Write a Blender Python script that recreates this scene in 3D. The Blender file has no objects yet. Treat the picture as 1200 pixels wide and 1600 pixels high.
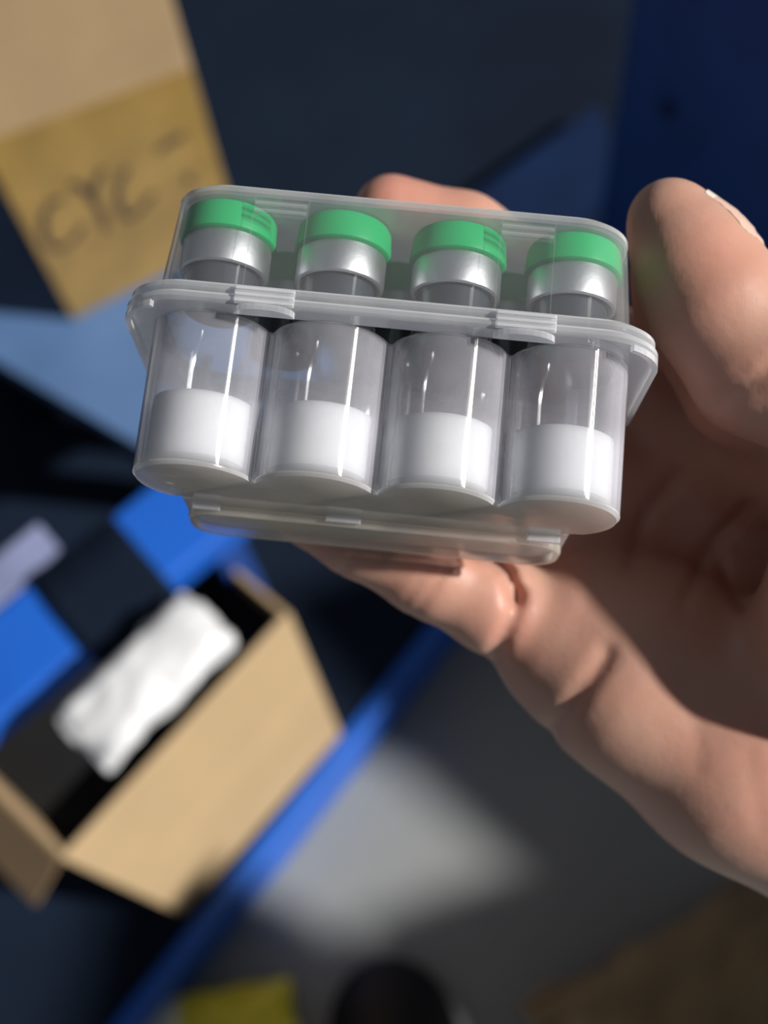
import bpy, bmesh, math, random
import numpy as np
from mathutils import Vector, Matrix, noise

random.seed(4)
scene = bpy.context.scene
COL = scene.collection

# ---------------------------------------------------------------- camera
F_PX = 2060.0
CAM_H = 1.2
upc = Vector((-138.0, 838.0, F_PX)).normalized()        # world up seen in camera axes
xw = (Vector((1, 0, 0)) - upc * upc.x).normalized()
yw = upc.cross(xw)
R3 = Matrix((xw, yw, upc))                              # camera axes -> world axes
CAMM = Matrix.Translation((0, 0, CAM_H)) @ R3.to_4x4()
cam_data = bpy.data.cameras.new('camera')
cam = bpy.data.objects.new('camera', cam_data)
COL.objects.link(cam)
cam.matrix_world = CAMM
cam_data.sensor_fit = 'HORIZONTAL'
cam_data.sensor_width = 36.0
cam_data.lens = F_PX / 1200.0 * 36.0
cam_data.clip_start = 0.01
cam_data.dof.use_dof = True
cam_data.dof.focus_distance = 0.197
cam_data.dof.aperture_fstop = 15.0
scene.camera = cam

# ---------------------------------------------------------------- light
SUN_C = Vector((0.745, 0.145, 0.65)).normalized()        # towards the sun, camera axes
SUN_W = R3 @ SUN_C
sd = bpy.data.lights.new('sun', 'SUN')
sd.energy = 5.4
sd.color = (1.0, 0.96, 0.90)
sd.angle = math.radians(2.2)
sun = bpy.data.objects.new('sun', sd)
COL.objects.link(sun)
sun.rotation_euler = SUN_W.to_track_quat('Z', 'Y').to_euler()
world = bpy.data.worlds.new('world')
scene.world = world
world.use_nodes = True
bgn = world.node_tree.nodes['Background']
bgn.inputs['Color'].default_value = (0.80, 0.88, 1.0, 1)
bgn.inputs['Strength'].default_value = 0.11
vs = scene.view_settings
vs.view_transform = 'Standard'
vs.look = 'None'
vs.exposure = 0.0
vs.gamma = 1.0
vs.use_curve_mapping = False
scene.cycles.transparent_max_bounces = 48
scene.cycles.max_bounces = 14
scene.cycles.caustics_reflective = False
scene.cycles.caustics_refractive = False
scene.cycles.sample_clamp_indirect = 4.0


# ---------------------------------------------------------------- helpers
def ray_c(px, py):
    return Vector(((px - 600.0) / F_PX, (800.0 - py) / F_PX, -1.0))


def on_z(px, py, z):
    """world point where the sight line through a pixel meets the level z"""
    d = R3 @ ray_c(px, py)
    t = (z - CAM_H) / d.z
    return Vector((0, 0, CAM_H)) + d * t


def on_plane(px, py, p0, n):
    d = R3 @ ray_c(px, py)
    o = Vector((0, 0, CAM_H))
    return o + d * ((p0 - o).dot(n) / d.dot(n))


def cpt(px, py, depth):
    r = ray_c(px, py)
    return np.array([r.x * depth, r.y * depth, -depth])


def tag(o, label=None, cat=None, group=None, kind=None):
    if label: o['label'] = label
    if cat: o['category'] = cat
    if group: o['group'] = group
    if kind: o['kind'] = kind
    return o


def link(name, me, mat=None, parent=None, smooth=False):
    o = bpy.data.objects.new(name, me)
    COL.objects.link(o)
    if mat is not None and not me.materials:
        me.materials.append(mat)
    if smooth:
        for p in me.polygons: p.use_smooth = True
    if parent: o.parent = parent
    return o


def from_bm(name, bm, mat=None, parent=None, smooth=False, sharp=None):
    bmesh.ops.recalc_face_normals(bm, faces=bm.faces)
    me = bpy.data.meshes.new(name)
    bm.to_mesh(me)
    bm.free()
    o = link(name, me, mat, parent, smooth)
    if sharp is not None:
        me.set_sharp_from_angle(angle=math.radians(sharp))
    return o


def empty(name, mw, label=None, cat=None, group=None):
    e = bpy.data.objects.new(name, None)
    COL.objects.link(e)
    e.empty_display_size = 0.02
    e.matrix_world = mw
    return tag(e, label, cat, group)


def bm_box(bm, lo, hi, bev=0.0, seg=2):
    vsn = [bm.verts.new((x, y, z)) for x in (lo[0], hi[0]) for y in (lo[1], hi[1]) for z in (lo[2], hi[2])]
    fs = [(0, 1, 3, 2), (4, 6, 7, 5), (0, 4, 5, 1), (2, 3, 7, 6), (0, 2, 6, 4), (1, 5, 7, 3)]
    ff = [bm.faces.new([vsn[i] for i in f]) for f in fs]
    if bev:
        es = list({e for f in ff for e in f.edges})
        bmesh.ops.bevel(bm, geom=es, offset=bev, segments=seg, profile=0.5, affect='EDGES')
    return bm


def box(name, lo, hi, mat, parent=None, bev=0.0, seg=2, smooth=False):
    bm = bmesh.new()
    bm_box(bm, lo, hi, bev, seg)
    return from_bm(name, bm, mat, parent, smooth, 40 if smooth else None)


def lathe(name, prof, mat, parent=None, seg=56, close=False, sharp=40):
    """profile of (r, y) spun round the y axis"""
    bm = bmesh.new()
    rings = []
    for r, y in prof:
        if r < 1e-7:
            rings.append([bm.verts.new((0, y, 0))])
        else:
            rings.append([bm.verts.new((r * math.cos(2 * math.pi * k / seg), y, r * math.sin(2 * math.pi * k / seg))) for k in range(seg)])
    pairs = list(zip(rings[:-1], rings[1:]))
    if close: pairs.append((rings[-1], rings[0]))
    for a, b in pairs:
        for k in range(seg):
            k2 = (k + 1) % seg
            if len(a) == 1 and len(b) == 1: continue
            if len(a) == 1: bm.faces.new((a[0], b[k], b[k2]))
            elif len(b) == 1: bm.faces.new((a[k], b[0], a[k2]))
            else: bm.faces.new((a[k], b[k], b[k2], a[k2]))
    return from_bm(name, bm, mat, parent, True, sharp)


def prism(name, pts, y0, y1, mat, parent=None, bev=0.0, smooth=False, axis='y'):
    """closed outline of (x, z) extruded from y0 to y1"""
    bm = bmesh.new()
    lo = [bm.verts.new((x, y0, z)) for x, z in pts]
    hi = [bm.verts.new((x, y1, z)) for x, z in pts]
    n = len(pts)
    bm.faces.new(lo)
    bm.faces.new(hi[::-1])
    for k in range(n):
        bm.faces.new((lo[k], hi[k], hi[(k + 1) % n], lo[(k + 1) % n]))
    if bev:
        es = [e for e in bm.edges if abs(e.verts[0].co.y - e.verts[1].co.y) < 1e-9]
        bmesh.ops.bevel(bm, geom=es, offset=bev, segments=2, profile=0.5, affect='EDGES')
    return from_bm(name, bm, mat, parent, smooth, 40 if smooth else None)


# ---------------------------------------------------------------- materials
def mat_new(name):
    m = bpy.data.materials.new(name)
    m.use_nodes = True
    nt = m.node_tree
    return m, nt, nt.nodes, nt.links


def mat_basic(name, col, rough=0.6, var=0.12, scale=40.0, bump=0.0, bscale=200.0, metallic=0.0, spec=0.5, coat=0.0):
    m, nt, N, L = mat_new(name)
    b = N['Principled BSDF']
    tc = N.new('ShaderNodeTexCoord')
    nz = N.new('ShaderNodeTexNoise')
    nz.inputs['Scale'].default_value = scale
    nz.inputs['Detail'].default_value = 5
    L.new(tc.outputs['Object'], nz.inputs['Vector'])
    rp = N.new('ShaderNodeMapRange')
    rp.inputs['From Min'].default_value = 0.25
    rp.inputs['From Max'].default_value = 0.75
    rp.inputs['To Min'].default_value = 1 - var
    rp.inputs['To Max'].default_value = 1 + var
    L.new(nz.outputs['Fac'], rp.inputs['Value'])
    mx = N.new('ShaderNodeVectorMath')
    mx.operation = 'SCALE'
    mx.inputs[0].default_value = col[:3]
    L.new(rp.outputs['Result'], mx.inputs['Scale'])
    L.new(mx.outputs['Vector'], b.inputs['Base Color'])
    b.inputs['Roughness'].default_value = rough
    b.inputs['Metallic'].default_value = metallic
    b.inputs['Specular IOR Level'].default_value = spec
    b.inputs['Coat Weight'].default_value = coat
    if bump:
        n2 = N.new('ShaderNodeTexNoise')
        n2.inputs['Scale'].default_value = bscale
        n2.inputs['Detail'].default_value = 4
        L.new(tc.outputs['Object'], n2.inputs['Vector'])
        bp = N.new('ShaderNodeBump')
        bp.inputs['Strength'].default_value = bump
        bp.inputs['Distance'].default_value = 0.001
        L.new(n2.outputs['Fac'], bp.inputs['Height'])
        L.new(bp.outputs['Normal'], b.inputs['Normal'])
    return m


def mat_clear(name, tint=(0.98, 0.985, 0.99), haze=0.08, aniso=0.0, haze_col=(0.80, 0.81, 0.86), rough=0.10, ior=1.5, bump=0.0, bscale=150.0, through=0.45):
    """see-through plastic or glass: straight transmission, a little milky scatter, Fresnel gloss"""
    m, nt, N, L = mat_new(name)
    N.remove(N['Principled BSDF'])
    out = N['Material Output']
    tr = N.new('ShaderNodeBsdfTransparent')
    tr.inputs['Color'].default_value = (*tint, 1)
    df = N.new('ShaderNodeBsdfDiffuse')
    df.inputs['Color'].default_value = (*haze_col, 1)
    tl = N.new('ShaderNodeBsdfTranslucent')
    tl.inputs['Color'].default_value = (*haze_col, 1)
    mm = N.new('ShaderNodeMixShader')
    mm.inputs[0].default_value = through
    L.new(df.outputs[0], mm.inputs[1])
    L.new(tl.outputs[0], mm.inputs[2])
    m1 = N.new('ShaderNodeMixShader')
    L.new(tr.outputs[0], m1.inputs[1])
    L.new(mm.outputs[0], m1.inputs[2])
    tc = N.new('ShaderNodeTexCoord')
    nz = N.new('ShaderNodeTexNoise')
    nz.inputs['Scale'].default_value = 90
    nz.inputs['Detail'].default_value = 6
    L.new(tc.outputs['Object'], nz.inputs['Vector'])
    mr = N.new('ShaderNodeMapRange')
    mr.inputs['From Min'].default_value = 0.3
    mr.inputs['From Max'].default_value = 0.7
    mr.inputs['To Min'].default_value = haze * 0.8
    mr.inputs['To Max'].default_value = haze * 1.2
    L.new(nz.outputs['Fac'], mr.inputs['Value'])
    # longer path through the wall at a slant scatters more
    lw0 = N.new('ShaderNodeLayerWeight')
    lw0.inputs['Blend'].default_value = 0.5
    cs = N.new('ShaderNodeMath'); cs.operation = 'SUBTRACT'
    cs.inputs[0].default_value = 1.0
    L.new(lw0.outputs['Facing'], cs.inputs[1])
    cm = N.new('ShaderNodeMath'); cm.operation = 'MAXIMUM'
    L.new(cs.outputs[0], cm.inputs[0]); cm.inputs[1].default_value = 0.22
    dv = N.new('ShaderNodeMath'); dv.operation = 'DIVIDE'
    L.new(mr.outputs['Result'], dv.inputs[0]); L.new(cm.outputs[0], dv.inputs[1])
    mn = N.new('ShaderNodeMath'); mn.operation = 'MINIMUM'
    L.new(dv.outputs[0], mn.inputs[0]); mn.inputs[1].default_value = 0.85
    L.new(mn.outputs[0], m1.inputs[0])
    gl = N.new('ShaderNodeBsdfGlossy')
    gl.inputs['Roughness'].default_value = rough
    gl.inputs['Color'].default_value = (1, 1, 1, 1)
    if aniso and 'Anisotropy' in gl.inputs:               # drawn along the mould direction (object y)
        gl.inputs['Anisotropy'].default_value = aniso
        gl.inputs['Rotation'].default_value = 0.25
        vt = N.new('ShaderNodeVectorTransform')
        vt.vector_type = 'VECTOR'; vt.convert_from = 'OBJECT'; vt.convert_to = 'WORLD'
        vt.inputs[0].default_value = (0, 1, 0)
        L.new(vt.outputs[0], gl.inputs['Tangent'])
    # Schlick reflectance, the same from both sides of the wall
    lw = N.new('ShaderNodeLayerWeight')
    lw.inputs['Blend'].default_value = 0.5
    pw = N.new('ShaderNodeMath'); pw.operation = 'POWER'
    L.new(lw.outputs['Facing'], pw.inputs[0]); pw.inputs[1].default_value = 5.0
    f0 = ((ior - 1) / (ior + 1)) ** 2
    fr = N.new('ShaderNodeMath'); fr.operation = 'MULTIPLY_ADD'
    L.new(pw.outputs[0], fr.inputs[0]); fr.inputs[1].default_value = 1 - f0; fr.inputs[2].default_value = f0
    m2 = N.new('ShaderNodeMixShader')
    L.new(fr.outputs[0], m2.inputs[0])
    L.new(m1.outputs[0], m2.inputs[1])
    L.new(gl.outputs[0], m2.inputs[2])
    if bump:
        n2 = N.new('ShaderNodeTexNoise')
        n2.inputs['Scale'].default_value = bscale
        n2.inputs['Detail'].default_value = 3
        L.new(tc.outputs['Object'], n2.inputs['Vector'])
        bp = N.new('ShaderNodeBump')
        bp.inputs['Strength'].default_value = bump
        bp.inputs['Distance'].default_value = 0.0006
        L.new(n2.outputs['Fac'], bp.inputs['Height'])
        L.new(bp.outputs['Normal'], gl.inputs['Normal'])
    L.new(m2.outputs[0], out.inputs['Surface'])
    return m


def mat_skin():
    m, nt, N, L = mat_new('skin')
    b = N['Principled BSDF']
    tc = N.new('ShaderNodeTexCoord')

    def tex(scale, detail=4):
        n = N.new('ShaderNodeTexNoise')
        n.inputs['Scale'].default_value = scale
        n.inputs['Detail'].default_value = detail
        L.new(tc.outputs['Object'], n.inputs['Vector'])
        return n
    n1 = tex(70, 4)
    cr = N.new('ShaderNodeValToRGB')
    cr.color_ramp.elements[0].position = 0.32
    cr.color_ramp.elements[0].color = (0.55, 0.30, 0.222, 1)
    cr.color_ramp.elements[1].position = 0.68
    cr.color_ramp.elements[1].color = (0.57, 0.355, 0.272, 1)
    L.new(n1.outputs['Fac'], cr.inputs['Fac'])
    at = N.new('ShaderNodeAttribute')
    at.attribute_name = 'flush'
    mx = N.new('ShaderNodeMix')
    mx.data_type = 'RGBA'
    mx.inputs[7].default_value = (0.53, 0.215, 0.165, 1)
    L.new(at.outputs['Fac'], mx.inputs[0])
    L.new(cr.outputs['Color'], mx.inputs[6])
    L.new(mx.outputs[2], b.inputs['Base Color'])
    b.inputs['Roughness'].default_value = 0.46
    b.inputs['Specular IOR Level'].default_value = 0.42
    b.inputs['Subsurface Weight'].default_value = 0.6
    b.inputs['Subsurface Radius'].default_value = (1.0, 0.32, 0.16)
    b.inputs['Subsurface Scale'].default_value = 0.003
    # fine skin ridges and pores
    wv = N.new('ShaderNodeTexWave')
    wv.inputs['Scale'].default_value = 520
    wv.inputs['Distortion'].default_value = 9.0
    wv.inputs['Detail'].default_value = 2
    wv.inputs['Detail Scale'].default_value = 0.35
    L.new(tc.outputs['Object'], wv.inputs['Vector'])
    n2 = tex(330, 4)
    n3 = tex(900, 2)
    a1 = N.new('ShaderNodeMath'); a1.operation = 'MULTIPLY_ADD'
    L.new(wv.outputs['Fac'], a1.inputs[0]); a1.inputs[1].default_value = 0.03
    L.new(n2.outputs['Fac'], a1.inputs[2])
    a2 = N.new('ShaderNodeMath'); a2.operation = 'MULTIPLY_ADD'
    L.new(n3.outputs['Fac'], a2.inputs[0]); a2.inputs[1].default_value = 0.4
    L.new(a1.outputs[0], a2.inputs[2])
    bp = N.new('ShaderNodeBump')
    bp.inputs['Strength'].default_value = 0.16
    bp.inputs['Distance'].default_value = 0.0006
    L.new(a2.outputs[0], bp.inputs['Height'])
    L.new(bp.outputs['Normal'], b.inputs['Normal'])
    return m


M = {}
M['tray'] = mat_clear('clear_milky_plastic', haze=0.14, haze_col=(0.88, 0.88, 0.97), rough=0.135, ior=1.6, aniso=0.85)
M['base'] = mat_clear('milky_base_tan_reflection', haze=0.34, haze_col=(0.93, 0.88, 0.81), rough=0.10, ior=1.6, bump=0.10, through=0.68)  # warm haze colour stands in for the tan reflection on the underside
M['lid'] = mat_clear('clear_lid_plastic', haze=0.05, haze_col=(0.80, 0.83, 0.86), rough=0.09, ior=1.5, bump=0.05)
M['rim'] = mat_clear('milky_rim_plastic', haze=0.31, haze_col=(0.95, 0.96, 1.0), rough=0.16, ior=1.5, bump=0.10)
M['tab'] = mat_clear('milky_tab_plastic', haze=0.45, haze_col=(0.95, 0.95, 0.97), rough=0.14, ior=1.5, bump=0.10)
M['tabclear'] = mat_clear('clear_tab_plastic', haze=0.10, haze_col=(0.97, 0.97, 0.98), rough=0.2, ior=1.25)
M['glass'] = mat_clear('vial_glass', tint=(0.985, 0.987, 0.99), haze=0.006, rough=0.12, ior=1.5, aniso=0.8)
M['powder'] = mat_basic('white_powder', (0.96, 0.96, 0.94), 0.95, 0.03, 400, 0.10, 700, spec=0.1)
pb_ = M['powder'].node_tree.nodes['Principled BSDF']
pb_.inputs['Subsurface Weight'].default_value = 1.0
pb_.inputs['Subsurface Radius'].default_value = (1.0, 1.0, 1.0)
pb_.inputs['Subsurface Scale'].default_value = 0.0035
M['green'] = mat_basic('green_plastic', (0.006, 0.42, 0.13), 0.42, 0.05, 60, spec=0.4)
M['alu'] = mat_basic('brushed_aluminium', (0.62, 0.63, 0.66), 0.46, 0.06, 300, 0.03, 1200, metallic=1.0)
M['rubber'] = mat_basic('shade_dark_rubber', (0.02, 0.026, 0.042), 0.6, 0.08, 80)  # darkened to navy to carry the shade seen through the vial neck
M['skin'] = mat_skin()
M['nail'] = mat_basic('nail', (0.70, 0.47, 0.38), 0.28, 0.06, 200, spec=0.5)
M['nailtip'] = mat_basic('nail_free_edge', (0.86, 0.76, 0.66), 0.35, 0.06, 200)
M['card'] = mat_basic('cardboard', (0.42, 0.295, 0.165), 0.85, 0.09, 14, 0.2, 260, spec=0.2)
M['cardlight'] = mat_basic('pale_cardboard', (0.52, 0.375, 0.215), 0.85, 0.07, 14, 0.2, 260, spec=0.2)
M['cardshade'] = mat_basic('shade_dark_cardboard', (0.22, 0.15, 0.085), 0.9, 0.08, 14, 0.2, 260, spec=0.1)  # cardboard darkened so the flap's dimness sits in its colour
M['tape'] = mat_basic('brown_packing_tape', (0.35, 0.225, 0.065), 0.30, 0.22, 22, 0.2, 60)
M['marker'] = mat_basic('black_marker', (0.035, 0.03, 0.03), 0.6, 0.1, 200)
M['navy'] = mat_basic('navy_deck_shade', (0.0055, 0.012, 0.027), 0.7, 0.3, 5, spec=0.15)
M['navyslot'] = mat_basic('dark_slot', (0.006, 0.02, 0.09), 0.7, 0.2, 14, spec=0.2)
M['blue'] = mat_basic('blue_painted_steel', (0.012, 0.115, 0.56), 0.42, 0.12, 12)
M['bluedeep'] = mat_basic('deep_blue_painted_steel', (0.012, 0.060, 0.28), 0.42, 0.2, 14)
M['bluedark'] = mat_basic('dark_blue_paint', (0.004, 0.015, 0.055), 0.6, 0.2, 14, spec=0.2)
M['bluepale'] = mat_basic('pale_blue_board', (0.085, 0.165, 0.34), 0.5, 0.2, 9)
M['greyblue'] = mat_basic('blue_grey_edge', (0.22, 0.25, 0.42), 0.5, 0.25, 30)
M['black'] = mat_basic('black_sole_and_shade', (0.012, 0.012, 0.013), 0.7, 0.2, 20, spec=0.2)
M['shoe'] = mat_basic('black_leather', (0.008, 0.008, 0.009), 0.55, 0.2, 30, spec=0.25)
M['floor'] = mat_basic('grey_concrete', (0.25, 0.265, 0.265), 0.75, 0.10, 5, 0.2, 90)
M['packet'] = mat_basic('white_plastic_film', (0.74, 0.75, 0.78), 0.2, 0.10, 30, 0.25, 90, spec=0.6)
M['yellow'] = mat_basic('yellow_film', (0.75, 0.66, 0.04), 0.4, 0.1, 30)
M['cream'] = mat_basic('cream_film', (0.8, 0.79, 0.58), 0.4, 0.1, 30)
M['kraft'] = mat_basic('crumpled_kraft', (0.27, 0.20, 0.11), 0.8, 0.15, 25, 0.3, 160, spec=0.2)

# ---------------------------------------------------------------- setting
fl = box('floor', (-3, -3, -0.05), (3, 3, 0.0), M['floor'])
tag(fl, 'smooth grey concrete floor', None, None, 'structure')


def slab(name, pts, z0, z1, mat, parent=None, bev=0.0):
    """closed outline of world (x, y) points as a slab between two levels; origin at its middle"""
    c = Vector((sum(p[0] for p in pts) / len(pts), sum(p[1] for p in pts) / len(pts), z0))
    bm = bmesh.new()
    lo = [bm.verts.new((p[0] - c.x, p[1] - c.y, 0)) for p in pts]
    hi = [bm.verts.new((p[0] - c.x, p[1] - c.y, z1 - z0)) for p in pts]
    n = len(pts)
    bm.faces.new(lo[::-1]); bm.faces.new(hi)
    for k in range(n): bm.faces.new((lo[k], lo[(k + 1) % n], hi[(k + 1) % n], hi[k]))
    if bev:
        bmesh.ops.bevel(bm, geom=list(bm.edges), offset=bev, segments=2, profile=0.5, affect='EDGES')
    o = from_bm(name, bm, mat, parent)
    if parent is None:
        o.location = c
    else:
        o.matrix_basis = Matrix.Translation(c - parent.matrix_basis.translation)
    return o


def box_frame(a, b, up=Vector((0, 0, 1))):
    """frame with x along a->b, z up, y horizontal, origin a"""
    x = (b - a); x.z = 0; x.normalize()
    y = up.cross(x)
    m = Matrix((x, y, up)).transposed().to_4x4()
    m.translation = a
    return m


# low blue platform: deck's shade put into its navy colour, bright blue edge rail
DZ = 0.08
e0 = on_z(690, 990, DZ)
e1 = on_z(250, 1548, DZ)
plat = box_frame(e1, e0)
PL = (e0 - e1).length
pr = empty('platform', plat @ Matrix.Translation((0, 0, -DZ)), 'low blue platform, deck shade in its dark navy colour, bright blue edge rail on the grey floor', 'platform')


def in_frame(root, name, lo, hi, mat, bev=0.0, off=None):
    o = box(name, lo, hi, mat, root, bev)
    if off: o.location = off
    return o


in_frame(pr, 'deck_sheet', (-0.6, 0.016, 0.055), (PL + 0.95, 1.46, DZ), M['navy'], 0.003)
in_frame(pr, 'edge_rail', (-0.6, -0.002, 0.0), (PL + 0.95, 0.014, DZ + 0.004), M['blue'], 0.003)
for k in range(4):
    in_frame(pr, 'bearer', (-0.4 + k * 0.5, 0.02, 0.0), (-0.32 + k * 0.5, 1.3, 0.055), M['navy'])

# upright blue rack post, upper right of the photo
pb = on_z(915, 520, DZ)
pa = on_z(1055, 590, DZ)
pm = box_frame(pb, pa)
po = empty('rack_post', pm, 'tall deep blue steel rack post behind the thumb', 'post')
PW = 0.14
PH = 0.50
in_frame(po, 'web', (0, 0, 0.004), (PW, 0.004, PH), M['bluedeep'], 0.001)
in_frame(po, 'flange', (-0.004, 0, 0.004), (0.0, 0.075, PH), M['bluedeep'], 0.001)
in_frame(po, 'flange', (PW, 0, 0.004), (PW + 0.004, 0.075, PH), M['bluedeep'], 0.001)
in_frame(po, 'foot_plate', (-0.02, -0.02, 0.0), (PW + 0.02, 0.09, 0.004), M['bluedeep'])
for k in range(4):
    in_frame(po, 'slot', (0.030, -0.0012, 0.10 + k * 0.12), (0.041, 0.0001, 0.118 + k * 0.12), M['navyslot'])

brace = slab('steel_beam', [on_z(*p, DZ) for p in ((930, 195), (975, 300), (700, 520), (600, 430))], DZ + 0.0005, DZ + 0.03, M['bluedark'])
tag(brace, 'dark blue beam lying on the shade-dark deck beside the rack post', 'beam', None, 'thing')

# boards added out of view on the right, outlined to cast the floor shadows
def shade_board(name, pxs, h, mat, parent):
    pts = [on_z(x, y, 0.0) + SUN_W * (h / SUN_W.z) for x, y in pxs]
    return slab(name, [(p.x, p.y) for p in pts], h - 0.012, h + 0.012, mat, parent)


rk = empty('floor_shade_boards', Matrix.Translation((0.75, 0.35, 0.0)), 'unseen navy boards on legs, added to the right to shade the floor', 'rack')
shade_board('shadow_board', [(300, 960), (425, 1135), (640, 1195), (830, 1370), (1700, 1700), (1500, 500)], 0.85, M['navy'], rk)
shade_board('shadow_board', [(560, 1505), (590, 1440), (800, 1365), (1300, 1450), (1200, 1900)], 0.82, M['navy'], rk)
shade_board('shadow_board', [(60, 1335), (340, 1372), (450, 1420), (550, 1505), (900, 1900), (-100, 1900)], 0.79, M['navy'], rk)
for (x, y) in ((1500, 1500), (1550, 700)):
    w = on_z(x, y, 0.0) + SUN_W * (0.84 / SUN_W.z)
    lg = box('leg', (-0.02, -0.02, 0), (0.02, 0.02, 0.838), M['navy'], rk)  # leg added under the unseen shade boards
    lg.location = Vector((w.x, w.y, 0)) - Vector((0.75, 0.35, 0))

# raised pale blue board carrying the taped box
BZ = 0.30
A = on_z(115, 500, BZ)
B = on_z(376, 371, BZ)
bf = box_frame(A, B)
ab = (B - A).length
bl = slab('shelf_board', [on_z(*p, BZ) for p in ((-150, 478), (262, 722), (520, 560), (330, 330), (60, 120), (-150, 200))][::-1], BZ - 0.022, BZ - 0.0005, M['bluepale'])
tag(bl, 'pale blue board under the taped cardboard box', 'board')
for q in ((-60, 470), (210, 640), (420, 560), (100, 200)):
    w = on_z(q[0], q[1], BZ - 0.03)
    leg = box('leg', (-0.015, -0.015, 0), (0.015, 0.015, BZ - 0.022 - DZ), M['navy'])
    leg.parent = bl
    leg.location = Vector((w.x, w.y, DZ)) - bl.location

# taped cardboard box, its written side turned to the camera
BH, BD = 0.36, 0.30
bx = empty('cardboard_box', bf, 'tan cardboard box sealed with brown tape and marked in black', 'box')
in_frame(bx, 'carton', (0, 0, 0), (ab, BD, BH), M['card'], 0.002)
nf = (bf.to_3x3() @ Vector((0, -1, 0)))
bfi = bf.inverted()


def face(px, py, lift=0.0):
    v = bfi @ on_plane(px, py, A, nf)
    return Vector((v.x, -lift, v.z))


def quad_plate(name, pts, th, mat, parent, base=0.0):
    bm = bmesh.new()
    a = [bm.verts.new((p.x, -base, p.z)) for p in pts]
    b = [bm.verts.new((p.x, -base - th, p.z)) for p in pts]
    n = len(pts)
    bm.faces.new(a); bm.faces.new(b[::-1])
    for k in range(n): bm.faces.new((a[k], b[k], b[(k + 1) % n], a[(k + 1) % n]))
    return from_bm(name, bm, mat, parent)


zt0, zt1 = face(0, 210).z, face(290, 110).z
quad_plate('packing_tape', [Vector((0.001, 0, 0.002)), Vector((ab - 0.001, 0, 0.002)), Vector((ab - 0.001, 0, zt1)), Vector((0.001, 0, zt0))], 0.0004, M['tape'], bx)


def stroke(px_pts, wpx=15):
    pts = [face(*p) for p in px_pts]
    w = wpx / F_PX * 0.74 / 2
    fine = []
    for k in range(len(pts) - 1):                      # Catmull-Rom
        p0 = pts[max(0, k - 1)]; p1 = pts[k]; p2 = pts[k + 1]; p3 = pts[min(len(pts) - 1, k + 2)]
        for j in range(6):
            t = j / 6.0
            fine.append(0.5 * ((2 * p1) + (p2 - p0) * t + (2 * p0 - 5 * p1 + 4 * p2 - p3) * t * t + (3 * p1 - p0 - 3 * p2 + p3) * t ** 3))
    fine.append(pts[-1])
    bm = bmesh.new()
    rows = []
    for k, p in enumerate(fine):
        d = (fine[min(k + 1, len(fine) - 1)] - fine[max(k - 1, 0)]).normalized()
        n = Vector((-d.z, 0, d.x))
        rows.append([bm.verts.new((q.x, yy, q.z)) for q, yy in ((p + n * w, -0.0004), (p - n * w, -0.0004), (p - n * w, -0.0008), (p + n * w, -0.0008))])
    for a, b in zip(rows[:-1], rows[1:]):
        for j in range(4): bm.faces.new((a[j], a[(j + 1) % 4], b[(j + 1) % 4], b[j]))
    bm.faces.new(rows[0]); bm.faces.new(rows[-1][::-1])
    from_bm('marker_stroke', bm, M['marker'], bx)


stroke([(98, 310), (78, 318), (67, 345), (72, 375), (92, 388), (115, 372), (130, 350)])
stroke([(110, 284), (135, 298), (143, 310)])
stroke([(162, 262), (150, 285), (146, 310), (158, 335), (166, 358)])
stroke([(198, 262), (184, 290), (184, 318), (200, 338), (220, 326), (240, 300)])
stroke([(246, 235), (262, 224), (286, 210)], 17)
stroke([(293, 272), (297, 288)], 14)

# ------------------------------------------------ open carton on the platform with a white packet on it
RZ = 0.42
E1 = on_z(100, 1345, RZ)
E2 = on_z(455, 960, RZ)
cf = box_frame(E1, E2)
cl = (E2 - E1).length
CH = RZ - DZ
cfm = cf.copy(); cfm.translation = (E1.x, E1.y, DZ)
cr = empty('open_carton', cfm, 'pale open cardboard carton under the white packet, one side sunlit', 'box')
CD, CT = 0.115, 0.004
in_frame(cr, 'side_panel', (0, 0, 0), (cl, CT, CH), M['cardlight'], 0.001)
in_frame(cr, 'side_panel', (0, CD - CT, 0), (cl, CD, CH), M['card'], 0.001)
in_frame(cr, 'end_panel', (0, CT, 0), (CT, CD - CT, CH), M['card'], 0.001)
in_frame(cr, 'end_panel', (cl - CT, CT, 0), (cl, CD - CT, CH), M['card'], 0.001)
in_frame(cr, 'bottom_panel', (CT, CT, 0), (cl - CT, CD - CT, CT), M['cardshade'])
in_frame(cr, 'shade_fill', (CT + .001, CT + .001, CH - 0.05), (cl - CT - .001, CD - CT - .001, CH - 0.035), M['black'])  # black slab added for the shade inside the carton

# bright blue beam above the carton with a blue-grey edge strip
bz = 0.45
b0 = on_z(-70, 1222, bz)
b1 = on_z(420, 812, bz)
bmf = box_frame(b0, b1)
bL = (b1 - b0).length
br = empty('rack_beam', bmf, 'bright blue steel rack beam running diagonally behind the white packet', 'beam')
in_frame(br, 'beam_body', (-0.24, 0, 0), (bL, 0.055, 0.03), M['blue'], 0.003)
in_frame(br, 'edge_strip', (0, 0.056, 0.0), (bL * 0.55, 0.084, 0.028), M['greyblue'], 0.002)
for xx in (-0.23, bL - 0.04):
    in_frame(br, 'support', (xx, 0.0, -(bz - DZ)), (xx + 0.02, 0.02, 0.0), M['bluedeep'])


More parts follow.
